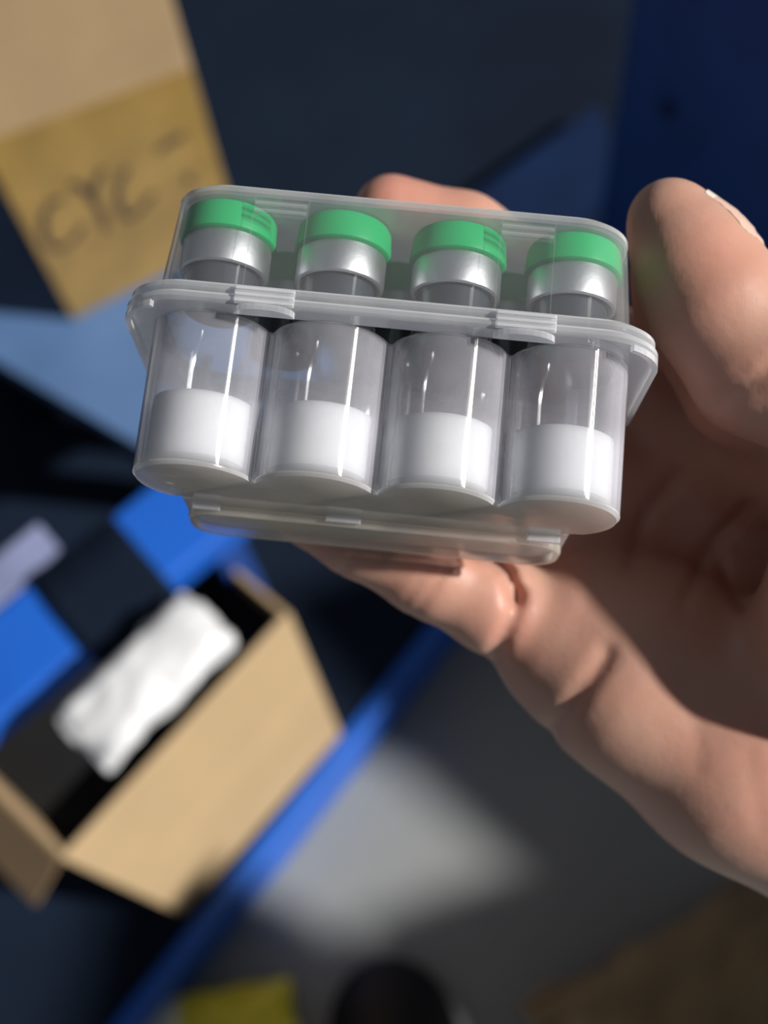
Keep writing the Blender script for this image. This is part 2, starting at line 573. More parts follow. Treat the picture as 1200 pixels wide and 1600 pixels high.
def crumple(name, sx, sy, sz, amp, freq, mat, mw, label, cat, seed, nx=40, ny=24, power=4.0):
    """pillow-shaped crumpled thing with its own folds"""
    bm = bmesh.new()
    bmesh.ops.create_cube(bm, size=2.0)
    bmesh.ops.subdivide_edges(bm, edges=bm.edges, cuts=nx // 2, use_grid_fill=True)
    for v in bm.verts:
        x, y, z = v.co
        ex = max(0.0, 1 - abs(x) ** power) * max(0.0, 1 - abs(y) ** power)
        th = sz * (0.10 + 0.90 * ex ** 0.5)
        p = Vector((x * sx, y * sy, z * th))
        q = Vector((x * sx, y * sy, z * sz)) * freq + Vector((seed, seed * 2, 0))
        d = noise.noise(q) + 0.5 * abs(noise.noise(q * 2.3)) + 0.3 * noise.noise(q * 4.7)
        n = Vector((x * 0.25, y * 0.25, z)).normalized()
        p += n * d * amp
        p.x += noise.noise(q * 0.7 + Vector((9, 1, 4))) * amp * 0.6
        p.y += noise.noise(q * 0.7 + Vector((2, 7, 4))) * amp * 0.6
        v.co = p
    zmin = min(v.co.z for v in bm.verts)
    for v in bm.verts: v.co.z -= zmin
    o = from_bm(name, bm, mat, None, True)
    o.matrix_world = mw
    return tag(o, label, cat)


pk0 = on_z(132, 1150, RZ + 0.085)
pk1 = on_z(318, 964, RZ + 0.085)
pmx = box_frame(pk0, pk1)
pmx.translation = (pk0 + pk1) / 2 + Vector((0, 0, -0.022))
PKL = (pk1 - pk0).length
crumple('plastic_packet', PKL * 0.54, 0.021, 0.012, 0.004, 60, M['packet'], pmx, 'shiny white plastic packet lying in the open carton', 'packet', 3.3)

# dark strip standing in for the shade across the middle of the beam
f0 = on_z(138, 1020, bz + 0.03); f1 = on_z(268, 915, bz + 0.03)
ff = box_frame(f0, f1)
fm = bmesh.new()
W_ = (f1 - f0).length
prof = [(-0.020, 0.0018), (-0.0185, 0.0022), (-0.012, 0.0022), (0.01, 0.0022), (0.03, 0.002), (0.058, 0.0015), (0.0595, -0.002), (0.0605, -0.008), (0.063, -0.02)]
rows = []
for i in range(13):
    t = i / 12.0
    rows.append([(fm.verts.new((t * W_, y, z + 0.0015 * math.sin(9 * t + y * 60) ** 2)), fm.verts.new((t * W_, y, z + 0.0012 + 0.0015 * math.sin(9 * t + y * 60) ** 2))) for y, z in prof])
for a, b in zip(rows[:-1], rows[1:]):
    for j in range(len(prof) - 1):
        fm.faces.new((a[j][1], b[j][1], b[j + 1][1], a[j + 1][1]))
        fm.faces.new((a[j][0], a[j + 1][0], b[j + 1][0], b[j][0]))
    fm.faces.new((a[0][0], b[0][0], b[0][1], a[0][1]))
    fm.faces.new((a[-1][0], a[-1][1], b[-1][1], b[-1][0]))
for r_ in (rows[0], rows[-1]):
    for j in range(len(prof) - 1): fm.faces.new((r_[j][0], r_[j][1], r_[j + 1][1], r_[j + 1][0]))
fo = from_bm('beam_shade', fm, M['navy'], None, True)
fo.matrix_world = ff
tag(fo, 'dark navy strip added as shade over the middle of the blue beam', 'sheet')

# folded-out end flap of the carton
flp = box('end_flap', (-0.04, 0.002, -0.003), (0.0, CD, 0.0), M['cardshade'], cr, 0.0005)
flp.location = (-0.001, 0, CH)
flp.rotation_euler = (0, math.radians(-38), 0)

# ------------------------------------------------ things on the floor at the bottom of the photo
km = Matrix.Translation(on_z(1130, 1590, 0.0)) @ Matrix.Rotation(math.radians(28), 4, 'Z')
crumple('paper_bag', 0.14, 0.085, 0.035, 0.016, 22, M['kraft'], km, 'crumpled brown kraft paper bag on the floor at the lower right', 'bag', 8.1, 46)
ym = Matrix.Translation(on_z(338, 1662, 0.0)) @ Matrix.Rotation(math.radians(10), 4, 'Z')
yp = crumple('snack_pouch', 0.075, 0.055, 0.02, 0.005, 40, M['yellow'], ym, 'yellow and cream plastic pouch on the floor at the bottom edge', 'pouch', 5.2, 40)
yp.data.materials.append(M['cream'])
for p in yp.data.polygons:
    if p.center.x < -0.02: p.material_index = 1

# black shoe, toe towards the carton
s0 = on_z(600, 1500, 0.0)
sm = Matrix.Translation(s0) @ Matrix.Rotation(math.radians(8), 4, 'Z')
sh = empty('shoe', sm, 'black shoe on the floor at the bottom edge, toe forward', 'shoe')


def shoe_outline(y):
    # half widths (left, right) along the length; toe at y = 0, heel at y = -0.28
    t = -y / 0.28
    w = 0.052 * (1 - (1 - min(1, t / 0.26)) ** 2.2) ** 0.5 if t < 0.26 else 0.052 - 0.016 * math.sin((t - 0.26) / 0.74 * math.pi * 0.62)
    if t > 0.9: w *= (1 - ((t - 0.9) / 0.1) ** 2 * 0.75) ** 0.5
    return max(w, 0.004)


def loft(name, ys, ring, mat, parent):
    bm = bmesh.new()
    rs = [[bm.verts.new(v) for v in ring(y)] for y in ys]
    n = len(rs[0])
    for a, b in zip(rs[:-1], rs[1:]):
        for k in range(n): bm.faces.new((a[k], a[(k + 1) % n], b[(k + 1) % n], b[k]))
    bm.faces.new(rs[0]); bm.faces.new(rs[-1][::-1])
    return from_bm(name, bm, mat, parent, True, 50)


ys_ = [-0.28 * (1 - math.cos(math.pi * k / 28)) / 2 for k in range(29)]


def sole_ring(y):
    w = shoe_outline(y) + 0.004
    return [(-w, y, 0.0), (w, y, 0.0), (w, y, 0.02), (-w, y, 0.02)]


def upper_ring(y):
    t = -y / 0.28
    w = shoe_outline(y)
    h = 0.028 + 0.05 * min(1, t / 0.55) + (0.02 if t > 0.55 else 0)
    if t < 0.12: h = 0.021 + (h - 0.021) * (t / 0.12) ** 0.5
    return [(w * math.cos(a) * (1 - 0.18 * max(0, math.sin(a))), y, 0.0195 + (h - 0.0195 + 0.004) * max(0, math.sin(a)) ** 0.8) for a in [math.pi * k / 16 for k in range(17)]]


loft('sole', ys_, sole_ring, M['black'], sh)
loft('upper', ys_, upper_ring, M['shoe'], sh)
for k in range(4):
    in_frame(sh, 'lace', (-0.024, -0.125 - k * 0.018, 0.068 + k * 0.006), (0.024, -0.120 - k * 0.018, 0.0755 + k * 0.006), M['black'], 0.001)

# ================================================================= the vial case
def rotm(a, b, c):
    return Matrix.Rotation(c, 4, 'Z') @ Matrix.Rotation(b, 4, 'Y') @ Matrix.Rotation(a, 4, 'X')


CASE_T = Vector((-1.355, 1.785, -200.4)) * 0.001
CASE = CAMM @ Matrix.Translation(CASE_T) @ rotm(-0.2773, -0.0175, -0.0968)
mm_ = 0.001
P_ = 18.5
RL = 9.4
ZR = -0.866 * P_


def smooth_outline(pts, it=1):
    for _ in range(it):
        n = len(pts)
        pts = [((pts[k - 1][0] + 2 * pts[k][0] + pts[(k + 1) % n][0]) / 4, (pts[k - 1][1] + 2 * pts[k][1] + pts[(k + 1) % n][1]) / 4) for k in range(n)]
    return pts


def lobed(off=0.0, step=0.4):
    """outline of the tray in (x, z): four lobes in front, a rounded block for the three behind"""
    r = RL + off
    # radial scan of the union, sampled as polyline per side
    def inside(x, z):
        for c in (-1.5, -0.5, 0.5, 1.5):
            if (x - c * P_) ** 2 + z * z < r * r: return True
        hw, cr_ = 31.0 + off, 5.5 + off
        zc0, zc1 = ZR - RL - off, 2.0
        if abs(x) < 27.75 and -RL * 0.5 < z < 1.4 + off * 0.6: return True
        if zc0 < z < zc1 and abs(x) < hw:
            if abs(x) > hw - cr_ and z < zc0 + cr_:
                return (abs(x) - hw + cr_) ** 2 + (z - zc0 - cr_) ** 2 < cr_ * cr_
            return True
        return False
    c0 = (0.0, -8.0)
    # trace: front side by x scan, then the ends by z scan
    front = []
    X = -1.5 * P_ - r * math.sin(math.radians(80))
    angs = []
    for ci, c in enumerate((-1.5, -0.5, 0.5, 1.5)):
        a0 = 200 if ci == 0 else None
        cusp = math.degrees(math.acos(min(1, (P_ / 2) / r)))
        lo_, hi_ = 180 - cusp - 8, cusp + 8
        if ci == 0: lo_ = 262
        if ci == 3: hi_ = -82
        n = 26 if ci in (0, 3) else 16
        for k in range(n + 1):
            a = math.radians(lo_ + (hi_ - lo_) * k / n)
            front.append((c * P_ + r * math.cos(a), r * math.sin(a)))
    # back: from right end to left end
    hw, crn = 31.0 + off, 5.5 + off
    zb = ZR - RL - off
    back = [(hw, -r * 0.98 - 0.6)]
    for k in range(9):
        a = math.radians(0 - 90 * k / 8)
        back.append((hw - crn + crn * math.cos(a), zb + crn + crn * math.sin(a)))
    for k in range(9):
        a = math.radians(-90 - 90 * k / 8)
        back.append((-hw + crn + crn * math.cos(a), zb + crn + crn * math.sin(a)))
    back.append((-hw, -r * 0.98 - 0.6))
    return front + back


def shell(name, outer, inner, y0, yb, y1, mat, parent, draft=1.0, closed_at='bottom'):
    """cup with real wall thickness: outer outline y0..y1, inner outline yb..y1"""
    bm = bmesh.new()

    def ring(pts, y, s=1.0):
        return [bm.verts.new((x * s * mm_, y * mm_, z * s * mm_)) for x, z in pts]
    ch = 0.45
    cxn = [(x * (1 - 0.012), z - 0.35 * (1 if z > -8 else -1)) for x, z in outer]
    sg = 1 if closed_at == 'bottom' else -1
    o0 = ring(cxn, y0)
    o1 = ring(outer, y0 + sg * ch)
    def dz(pts, t): return [(x * (1 + (draft - 1) * t), z * (1 + (draft - 1) * t)) for x, z in pts]
    o1b = ring(dz(outer, 0.02), y0 + sg * (ch + 0.25))
    o2 = ring(dz(outer, 1.0), y1)
    i2 = ring(dz(inner, 1.0), y1)
    i0 = ring(inner, yb)
    n = len(outer)
    for a, b in ((o0, o1), (o1, o1b), (o1b, o2), (o2, i2), (i2, i0)):
        for k in range(n): bm.faces.new((a[k], a[(k + 1) % n], b[(k + 1) % n], b[k]))
    bm.faces.new(o0); bm.faces.new(i0)
    return from_bm(name, bm, mat, parent, True, 28)


def rrect(hw, z0, z1, r, n=10):
    pts = []
    for cx, cz, a0 in ((hw - r, z1 - r, 90), (hw - r, z0 + r, 0), (-hw + r, z0 + r, -90), (-hw + r, z1 - r, -180)):
        for k in range(n + 1):
            a = math.radians(a0 - 90 * k / n)
            pts.append((cx + r * math.cos(a), cz + r * math.sin(a)))
    return pts


case = empty('vial_case', CASE, 'clear milky plastic vial case with scalloped front held in the hand', 'case')
YF = 24.5
tray = shell('tray', lobed(0.0), lobed(-0.6), 0.0, 1.0, YF, M['tray'], case, 1.004)
tray.data.materials.append(M['base'])
tray.data.materials.append(M['rim'])
for p in tray.data.polygons:
    if max(tray.data.vertices[i].co.y for i in p.vertices) < 0.0011: p.material_index = 1 if len(p.vertices) > 4 else 2


for xk in (-P_, 0.0, P_):  # ribs added along the cusps to catch a white highlight line
    prism('seam_or_glint_rib', [((xk + 0.34 * math.cos(a)) * mm_, (2.0 + 0.34 * math.sin(a)) * mm_) for a in [-2 * math.pi * k / 12 for k in range(12)]], 0.25 * mm_, (YF - 0.1) * mm_, M['rim'], tray, 0, True)


def plate(name, outer, y0, y1, mat, parent, hole=None, bev=0.5):
    """flat ring or plate between two levels, outer edge rounded"""
    bm = bmesh.new()

    def ring(pts, y, d=0.0):
        cz = sum(p[1] for p in pts) / len(pts)
        return [bm.verts.new(((x - math.copysign(d, x)) * mm_, y * mm_, (z - math.copysign(d, z - cz)) * mm_)) for x, z in pts]
    R_ = [ring(outer, y0, bev), ring(outer, y0 + bev), ring(outer, y1 - bev), ring(outer, y1, bev)]
    n = len(outer)
    if hole:
        R_ += [ring(hole, y1), ring(hole, y0)]
        R_.append(R_[0])
    for a, b in zip(R_[:-1], R_[1:]):
        for k in range(n): bm.faces.new((a[k], a[(k + 1) % n], b[(k + 1) % n], b[k]))
    if not hole:
        bm.faces.new(R_[0]); bm.faces.new(R_[-1])
    return from_bm(name, bm, mat, parent, True, 35)


FH = 41.2
fo1 = rrect(FH, ZR - 13.6, 12.6, 9.5)
fi1 = rrect(36.4, ZR - 9.2, 8.8, 7.6)
plate('tray_flange', fo1, YF, YF + 1.7, M['rim'], case, fi1)
fo2 = rrect(FH - 0.5, ZR - 13.1, 12.2, 9.0)
plate('lid_flange', fo2, YF + 1.85, YF + 3.5, M['rim'], case, fi1)
# turned-down skirt of the flange at both ends
for s in (-1, 1):
    pts = []
    for q in (0, 1):
        rr = 9.5 - q * 0.9
        cx = FH - 9.5
        seq = [(cx + rr * math.cos(math.radians(a)), 12.6 - 9.5 + rr * math.sin(math.radians(a))) for a in range(62, -1, -8)]
        seq += [(FH - q * 0.9, ZR - 4.0)]
        pts += seq if q == 0 else seq[::-1]
    prism('flange_skirt', [(s * x * mm_, z * mm_) for x, z in pts], (YF - 1.0) * mm_, (YF - 0.03) * mm_, M['rim'], case)
# lid: outline narrows towards the top
YL = YF + 3.5
HT = 46.3
lo_ = rrect(37.4, ZR - 9.6, 9.2, 9.0)
sc = 0.968
bm = bmesh.new()


def lring(pts, y, s=1.0, dz=0.0):
    cz = (9.2 + ZR - 9.6) / 2
    return [bm.verts.new((x * s * mm_, y * mm_, ((z - cz) * s + cz + dz) * mm_)) for x, z in pts]


li_ = rrect(36.7, ZR - 8.9, 8.5, 8.3)
rr_ = [lring(lo_, YL), lring(lo_, HT - 1.6, sc)]
ri_ = [lring(li_, YL), lring(li_, HT - 1.6, sc)]
n_ = len(lo_)
for a, b in list(zip(rr_[:-1], rr_[1:])) + list(zip(ri_[:-1], ri_[1:])) + [(rr_[0], ri_[0]), (rr_[1], ri_[1])]:
    for k in range(n_): bm.faces.new((a[k], a[(k + 1) % n_], b[(k + 1) % n_], b[k]))
lid = from_bm('lid', bm, M['lid'], case, True, 28)
cz_ = (9.2 + ZR - 9.6) / 2
plate('lid_top', [(x * sc, (z - cz_) * sc + cz_) for x, z in lo_], HT - 1.58, HT, M['rim'], case, None, 0.4)


def lid_front(y):
    t = (y - YL) / (HT - 1.2 - YL)
    s = 1 + (sc - 1) * t
    return (9.2 - cz_) * s + cz_


def wedge(name, x0, x1, prof, mat, parent):
    """(y, z) profile drawn along x"""
    bw = bmesh.new()
    a = [bw.verts.new((x0 * mm_, y * mm_, z * mm_)) for y, z in prof]
    b = [bw.verts.new((x1 * mm_, y * mm_, z * mm_)) for y, z in prof]
    n = len(prof)
    bw.faces.new(a); bw.faces.new(b[::-1])
    for k in range(n): bw.faces.new((a[k], b[k], b[(k + 1) % n], a[(k + 1) % n]))
    return from_bm(name, bw, mat, parent)


for xc, xr in ((-18.9, -19.1), (19.4, 19.8)):
    # ribbed latch on the lid and on the rim, a half-round lip under it
    zf = lid_front(43)
    tb = wedge('lid_latch', xc - 4.1, xc + 4.1, [(41.2, zf + .06), (41.75, zf + .4), (43.5, zf + .33), (44.0, zf - .02)], M['lid'], case)
    for yy in (41.75, 42.95):
        wedge('latch_rib', xc - 4.0, xc + 4.0, [(yy, zf + .42), (yy + .28, zf + .72), (yy + .56, zf + .40)], M['tabclear'], tb)
    for sx in (-1, 1):
        zf2 = lid_front(38)
        bmr = bmesh.new()
        xx = xc + sx * 4.2
        a = [bmr.verts.new((x * mm_, y * mm_, z * mm_)) for x, y, z in ((xx - .09, YL, lid_front(YL) + .02), (xx + .09, YL, lid_front(YL) + .02), (xx + .09, YL, lid_front(YL) + .2), (xx - .09, YL, lid_front(YL) + .2))]
        b = [bmr.verts.new((x * mm_, y * mm_, z * mm_)) for x, y, z in ((xx - .09, 44.8, lid_front(44.8) + .02), (xx + .09, 44.8, lid_front(44.8) + .02), (xx + .09, 44.8, lid_front(44.8) + .2), (xx - .09, 44.8, lid_front(44.8) + .2))]
        for k in range(4): bmr.faces.new((a[k], a[(k + 1) % 4], b[(k + 1) % 4], b[k]))
        bmr.faces.new(a); bmr.faces.new(b[::-1])
        from_bm('seam_or_glint_rib', bmr, M['lid'], lid)
    rt = box('rim_latch', ((xr - 4.5) * mm_, (YF - 0.1) * mm_, 12.65 * mm_), ((xr + 4.5) * mm_, (YF + 2.8) * mm_, 13.2 * mm_), M['rim'], case, 0.0002)
    for yy in (0.05, 1.05, 2.05):
        box('latch_rib', ((xr - 4.4) * mm_, (YF + yy) * mm_, 13.15 * mm_), ((xr + 4.4) * mm_, (YF + yy + 0.42) * mm_, 13.55 * mm_), M['tab'], rt, 0.00015)
    prism('latch_lip', [((xr + 4.6 * math.cos(math.radians(a))) * mm_, (11.2 + 2.5 * math.sin(math.radians(a))) * mm_) for a in range(180, -1, -15)], (YF - 1.1) * mm_, (YF - 0.12) * mm_, M['rim'], case)
pl_ = [(x, z) for x, z in rrect(30.6, ZR - RL + 0.3, -11.5, 5.0)]
plate('foot_plinth', pl_, -1.5, -0.03, M['base'], case, [(x * 0.965, (z + 18) * 0.86 - 18) for x, z in pl_], 0.3)
for xf, wf in ((-27.0, 2.2), (-5.0, 2.8), (27.0, 2.6)):
    box('foot', ((xf - wf) * mm_, -1.2 * mm_, -10.9 * mm_), ((xf + wf) * mm_, -0.03 * mm_, -9.9 * mm_), M['rim'], case, 0.0002)


# ---------------------------------------------------------------- vials
def make_vial(fill):
    r = empty('glass_vial', CASE)
    R_ = 8.5
    prof_o = [(0, 0), (R_ - 1.2, 0), (R_ - 0.35, 0.35), (R_, 1.2), (R_, 20.0), (R_ - 0.25, 22.0), (R_ - 1.1, 24.2), (R_ - 2.1, 25.6), (6.55, 26.4), (6.3, 27.4), (6.3, 33.2)]
    prof_i = [(5.75, 33.2), (5.75, 27.2), (6.0, 26.2), (R_ - 2.4, 25.0), (R_ - 1.4, 23.6), (R_ - 0.75, 21.8), (R_ - 0.5, 19.9), (R_ - 0.5, 1.2), (R_ - 1.4, 0.6), (0, 0.7)]
    lathe('glass_body', [(a * mm_, b * mm_) for a, b in prof_o + prof_i], M['glass'], r, 64)
    rp = R_ - 0.55
    pf = [(0, 0.75), (rp - 0.9, 0.68), (rp, 1.3), (rp, fill), (rp - 0.5, fill + 0.15), (rp * 0.6, fill - 0.3), (rp * 0.3, fill + 0.1), (0, fill - 0.1)]
    lathe('powder_cake', [(a * mm_, b * mm_) for a, b in pf], M['powder'], r, 48)
    lathe('stopper', [(a * mm_, b * mm_) for a, b in [(0, 26.6), (4.6, 26.6), (5.6, 27.2), (5.7, 33.3), (6.5, 33.4), (6.5, 38.0), (0, 38.0)]], M['rubber'], r, 40)
    lathe('crimp_seal', [(a * mm_, b * mm_) for a, b in [(5.9, 33.5), (6.6, 33.2), (7.0, 33.45), (7.12, 34.1), (7.1, 38.2), (6.8, 39.1), (6.3, 39.2), (6.3, 38.1), (6.6, 37.9), (6.65, 34.2), (6.0, 33.9)]], M['alu'], r, 64, True)
    lathe('flip_cap', [(a * mm_, b * mm_) for a, b in [(0, 38.3), (5.8, 38.4), (7.35, 38.6), (7.75, 38.9), (7.8, 39.4), (7.5, 42.8), (7.2, 43.4), (6.4, 43.65), (0, 43.65)]], M['green'], r, 64)
    return r


def copy_vial(src):
    c = src.copy(); COL.objects.link(c)
    for ch in src.children:
        d = ch.copy(); COL.objects.link(d); d.parent = c
        d.matrix_parent_inverse = Matrix()
    return c


ordn = ('leftmost', 'second from left', 'third from left', 'rightmost')
v0 = make_vial(11.2)
spots = [((-1.5 + k) * P_, 0.0, 'green-capped vial of white powder, %s in the front row' % ordn[k]) for k in range(4)]
spots += [((k - 1) * P_, ZR, 'back-row vial with green cap, behind the %s gap of the front row' % ('left', 'middle', 'right')[k]) for k in range(3)]
tilts = [0.0, 0.3, -0.2, 0.25, 0.1, -0.1, 0.2]
for k, (x, z, lab) in enumerate(spots):
    o = v0 if k == 0 else copy_vial(v0)
    o.matrix_world = CASE @ Matrix.Translation((x * mm_, 1.03 * mm_, z * mm_)) @ Matrix.Rotation(0.7 * k, 4, 'Y')
    tag(o, lab, 'vial', 'vials in the plastic case')


# ================================================================= the hand (right hand, palm to the camera)
H_ = 0.8
LO = np.array([-24.0, -150.0, -284.0])
HI = np.array([190.0, 74.0, -180.0])
NG = np.ceil((HI - LO) / H_).astype(int) + 1
AX = [LO[i] + H_ * np.arange(NG[i], dtype=np.float32) for i in range(3)]
D = np.full(NG, 60.0, np.float32)


def smin(a, b, k):
    h = np.clip(0.5 + 0.5 * (b - a) / k, 0, 1)
    return b + (a - b) * h - k * h * (1 - h)


def bone(a, b, ra, rb, k, flat=None):
    """tapered limb from a to b blended into the hand"""
    a = np.asarray(a, float); b = np.asarray(b, float)
    m = max(ra, rb) + k + 4
    i0 = np.clip(np.floor((np.minimum(a, b) - m - LO) / H_).astype(int), 0, NG - 1)
    i1 = np.clip(np.ceil((np.maximum(a, b) + m - LO) / H_).astype(int) + 1, 1, NG)
    sl = tuple(slice(i0[i], i1[i]) for i in range(3))
    X = AX[0][sl[0]][:, None, None] - a[0]
    Y = AX[1][sl[1]][None, :, None] - a[1]
    Z = AX[2][sl[2]][None, None, :] - a[2]
    d = b - a
    L2 = d.dot(d) + 1e-9
    t = np.clip((X * d[0] + Y * d[1] + Z * d[2]) / L2, 0, 1)
    qx = X - t * d[0]; qy = Y - t * d[1]; qz = Z - t * d[2]
    if flat is not None:                                # squash along a direction
        fd, fs = flat
        fd = np.asarray(fd, float); fd /= np.linalg.norm(fd)
        pr_ = (qx * fd[0] + qy * fd[1] + qz * fd[2]) * (fs - 1)
        qx = qx + pr_ * fd[0]; qy = qy + pr_ * fd[1]; qz = qz + pr_ * fd[2]
    s = np.sqrt(qx * qx + qy * qy + qz * qz) - (ra + (rb - ra) * t)
    D[sl] = smin(D[sl], s.astype(np.float32), k)


def chain(pts, k):
    """pts: (px, py, depth, radius)"""
    q = [(cpt(*p[:3]), p[3]) for p in pts]
    for (a, ra), (b, rb) in zip(q[:-1], q[1:]): bone(a, b, ra, rb, k)


W_R = (1620, 1060, 240)
W_U = (1470, 1330, 243)
# forearm and wrist
bone(cpt(1560, 1200, 243), cpt(2150, 1700, 240), 23, 27, 10)
# palm plate
chain([(*W_U, 17), (1150, 1180, 250, 14), (890, 1020, 250, 10.5)], 12)
chain([(1500, 1230, 250, 15), (1150, 1030, 259, 11), (930, 900, 258, 10.5)], 12)
chain([(1540, 1130, 252, 15), (1180, 880, 264, 11), (985, 770, 264, 10.5)], 12)
chain([(1580, 1060, 250, 15), (1240, 760, 264, 11), (1030, 640, 263, 10.5)], 12)
# hypothenar cushion along the lower edge
chain([(1400, 1362, 240, 17), (1150, 1195, 241, 16), (985, 1082, 243, 13.5), (875, 1010, 246, 11)], 9)
chain([(1420, 1260, 240, 17), (1190, 1105, 242, 15), (1030, 1005, 245, 12.5), (925, 945, 248, 10.5)], 9)
# fingers behind the case
chain([(1030, 640, 263, 10.5), (835, 440, 256, 8.8), (725, 370, 254, 8.0), (612, 333, 252, 7.3)], 3.0)
chain([(985, 770, 264, 10.5), (800, 600, 257, 8.8), (690, 545, 254, 8.0), (640, 525, 253, 7.3)], 3.0)
chain([(930, 900, 258, 10.0), (790, 745, 252, 8.6), (680, 690, 250, 7.8), (630, 670, 249, 7.2)], 3.0)
# little finger under the back edge of the case
chain([(880, 1000, 249, 10.2), (775, 945, 244, 8.8), (672, 893, 242, 8.3)], 3.0)
chain([(672, 893, 242, 8.3), (560, 838, 241, 7.2), (475, 796, 243, 6.4)], 2.5)
# thenar and thumb
chain([(1640, 1120, 236, 19), (1415, 960, 221, 20), (1400, 590, 213, 15.5)], 12)
chain([(1480, 900, 245, 17), (1300, 720, 254, 12)], 12)
chain([(1380, 720, 228, 11), (1240, 690, 246, 10), (1120, 690, 262, 9)], 12)
chain([(1400, 580, 213, 15.5), (1290, 582, 215, 13), (1188, 568, 217, 11.3)], 6)
chain([(1400, 650, 236, 13), (1300, 630, 236, 12), (1200, 590, 232, 10)], 8)
chain([(1400, 680, 252, 13), (1300, 650, 250, 12), (1205, 605, 247, 9.5)], 8)
chain([(1160, 600, 233, 11), (1090, 480, 236, 10), (1062, 420, 236, 8.5)], 6)
chain([(1188, 568, 217, 11.3), (1122, 478, 217, 10.6), (1080, 402, 218, 9.2), (1047, 346, 219, 7.1)], 4)

# creases: shallow grooves on the palm side
GX, GY, GZ = AX[0][:, None, None], AX[1][None, :, None], AX[2][None, None, :]
creases = [  # (pixels, depth range, width px, depth mm)
    ([(812, 925), (802, 960), (780, 1010), (752, 1060)], (225, 246), 13, 1.5),
    ([(728, 858), (765, 868), (793, 895), (804, 935)], (222, 250), 11, 2.6),
    ([(700, 862), (690, 895), (668, 930), (645, 962)], (225, 246), 9, 0.4),
    ([(682, 858), (672, 888), (652, 918), (632, 945)], (225, 246), 7, 0.3),
    ([(560, 845), (552, 870), (535, 890)], (225, 252), 6, 0.6),
    ([(948, 1022), (938, 1042), (900, 1092), (845, 1160)], (215, 250), 15, 1.0),
    ([(1085, 1100), (1090, 1150), (1092, 1205)], (210, 250), 14, 0.16),
    ([(1170, 1180), (1178, 1230), (1190, 1290)], (205, 250), 16, 0.2),
    ([(1095, 640), (1135, 615), (1185, 590), (1230, 560)], (200, 217), 15, 1.0),
    ([(1080, 625), (1120, 600), (1165, 575)], (200, 217), 6, 0.35),
    ([(985, 880), (1010, 800), (1060, 740)], (230, 258), 12, 1.0),
    ([(1060, 960), (1110, 850), (1170, 790)], (230, 258), 12, 0.9),
    ([(1200, 1010), (1140, 920), (1120, 860)], (230, 258), 10, 0.7),
]
for pts, (d0, d1), wpx, amp in creases:
    pts = np.array(pts, float)
    ex = 5 * wpx
    pmin, pmax = pts.min(0) - ex, pts.max(0) + ex
    cs = np.array([cpt(px, py, dd) for px in (pmin[0], pmax[0]) for py in (pmin[1], pmax[1]) for dd in (d0, d1)])
    i0 = np.clip(((cs.min(0) - LO) / H_).astype(int), 0, NG - 1)
    i1 = np.clip(((cs.max(0) - LO) / H_).astype(int) + 2, 1, NG)
    sl = tuple(slice(i0[i], i1[i]) for i in range(3))
    gx = AX[0][sl[0]][:, None, None]; gy = AX[1][sl[1]][None, :, None]; gz = AX[2][sl[2]][None, None, :]
    PX = 600 + F_PX * gx / -gz + 0 * gy
    PY = 800 - F_PX * gy / -gz + 0 * gx
    best = np.full(PX.shape, 1e9)
    for p, q in zip(pts[:-1], pts[1:]):
        d = q - p
        t = np.clip(((PX - p[0]) * d[0] + (PY - p[1]) * d[1]) / d.dot(d), 0, 1)
        best = np.minimum(best, (PX - p[0] - t * d[0]) ** 2 + (PY - p[1] - t * d[1]) ** 2)
    fade = np.clip((d1 + gz) / 6.0, 0, 1) * np.clip((-gz - d0) / 3.0, 0, 1)
    D[sl] += (amp * fade * np.exp(-best / (wpx * wpx))).astype(np.float32)


def surface_nets(D):
    S = D < 0
    cnt = np.zeros(tuple(np.array(D.shape) - 1), np.int8)
    for a in (0, 1):
        for b in (0, 1):
            for c in (0, 1):
                cnt += S[a:D.shape[0] - 1 + a, b:D.shape[1] - 1 + b, c:D.shape[2] - 1 + c]
    idx = np.argwhere((cnt > 0) & (cnt < 8))
    vid = np.full(cnt.shape, -1, np.int32)
    vid[tuple(idx.T)] = np.arange(len(idx))
    acc = np.zeros((len(idx), 3)); num = np.zeros(len(idx))
    cor = [(a, b, c) for a in (0, 1) for b in (0, 1) for c in (0, 1)]
    val = {c: D[idx[:, 0] + c[0], idx[:, 1] + c[1], idx[:, 2] + c[2]].astype(float) for c in cor}
    for c in cor:
        for ax in range(3):
            if c[ax]: continue
            e = list(c); e[ax] = 1; e = tuple(e)
            v0_, v1_ = val[c], val[e]
            m = (v0_ < 0) != (v1_ < 0)
            t = np.where(m, v0_ / np.where(m, v0_ - v1_, 1), 0)
            p = np.tile(np.array(c, float), (len(idx), 1)); p[:, ax] += t
            acc[m] += p[m]; num[m] += 1
    V = LO + H_ * (idx + acc / num[:, None])
    faces = []
    for ax in range(3):
        a1, a2 = (ax + 1) % 3, (ax + 2) % 3
        s0 = [slice(None)] * 3; s1 = [slice(None)] * 3
        s0[ax] = slice(0, -1); s1[ax] = slice(1, None)
        ch = S[tuple(s0)] != S[tuple(s1)]
        e = np.argwhere(ch)
        ok = (e[:, a1] > 0) & (e[:, a2] > 0) & (e[:, a1] < D.shape[a1] - 1) & (e[:, a2] < D.shape[a2] - 1)
        e = e[ok]
        fl_ = S[e[:, 0], e[:, 1], e[:, 2]]
        q = []
        for o1, o2 in ((-1, -1), (0, -1), (0, 0), (-1, 0)):
            g = e.copy(); g[:, a1] += o1; g[:, a2] += o2
            q.append(vid[g[:, 0], g[:, 1], g[:, 2]])
        q = np.stack(q, 1)
        q[~fl_] = q[~fl_][:, ::-1]
        faces.append(q)
    return V, np.concatenate(faces)


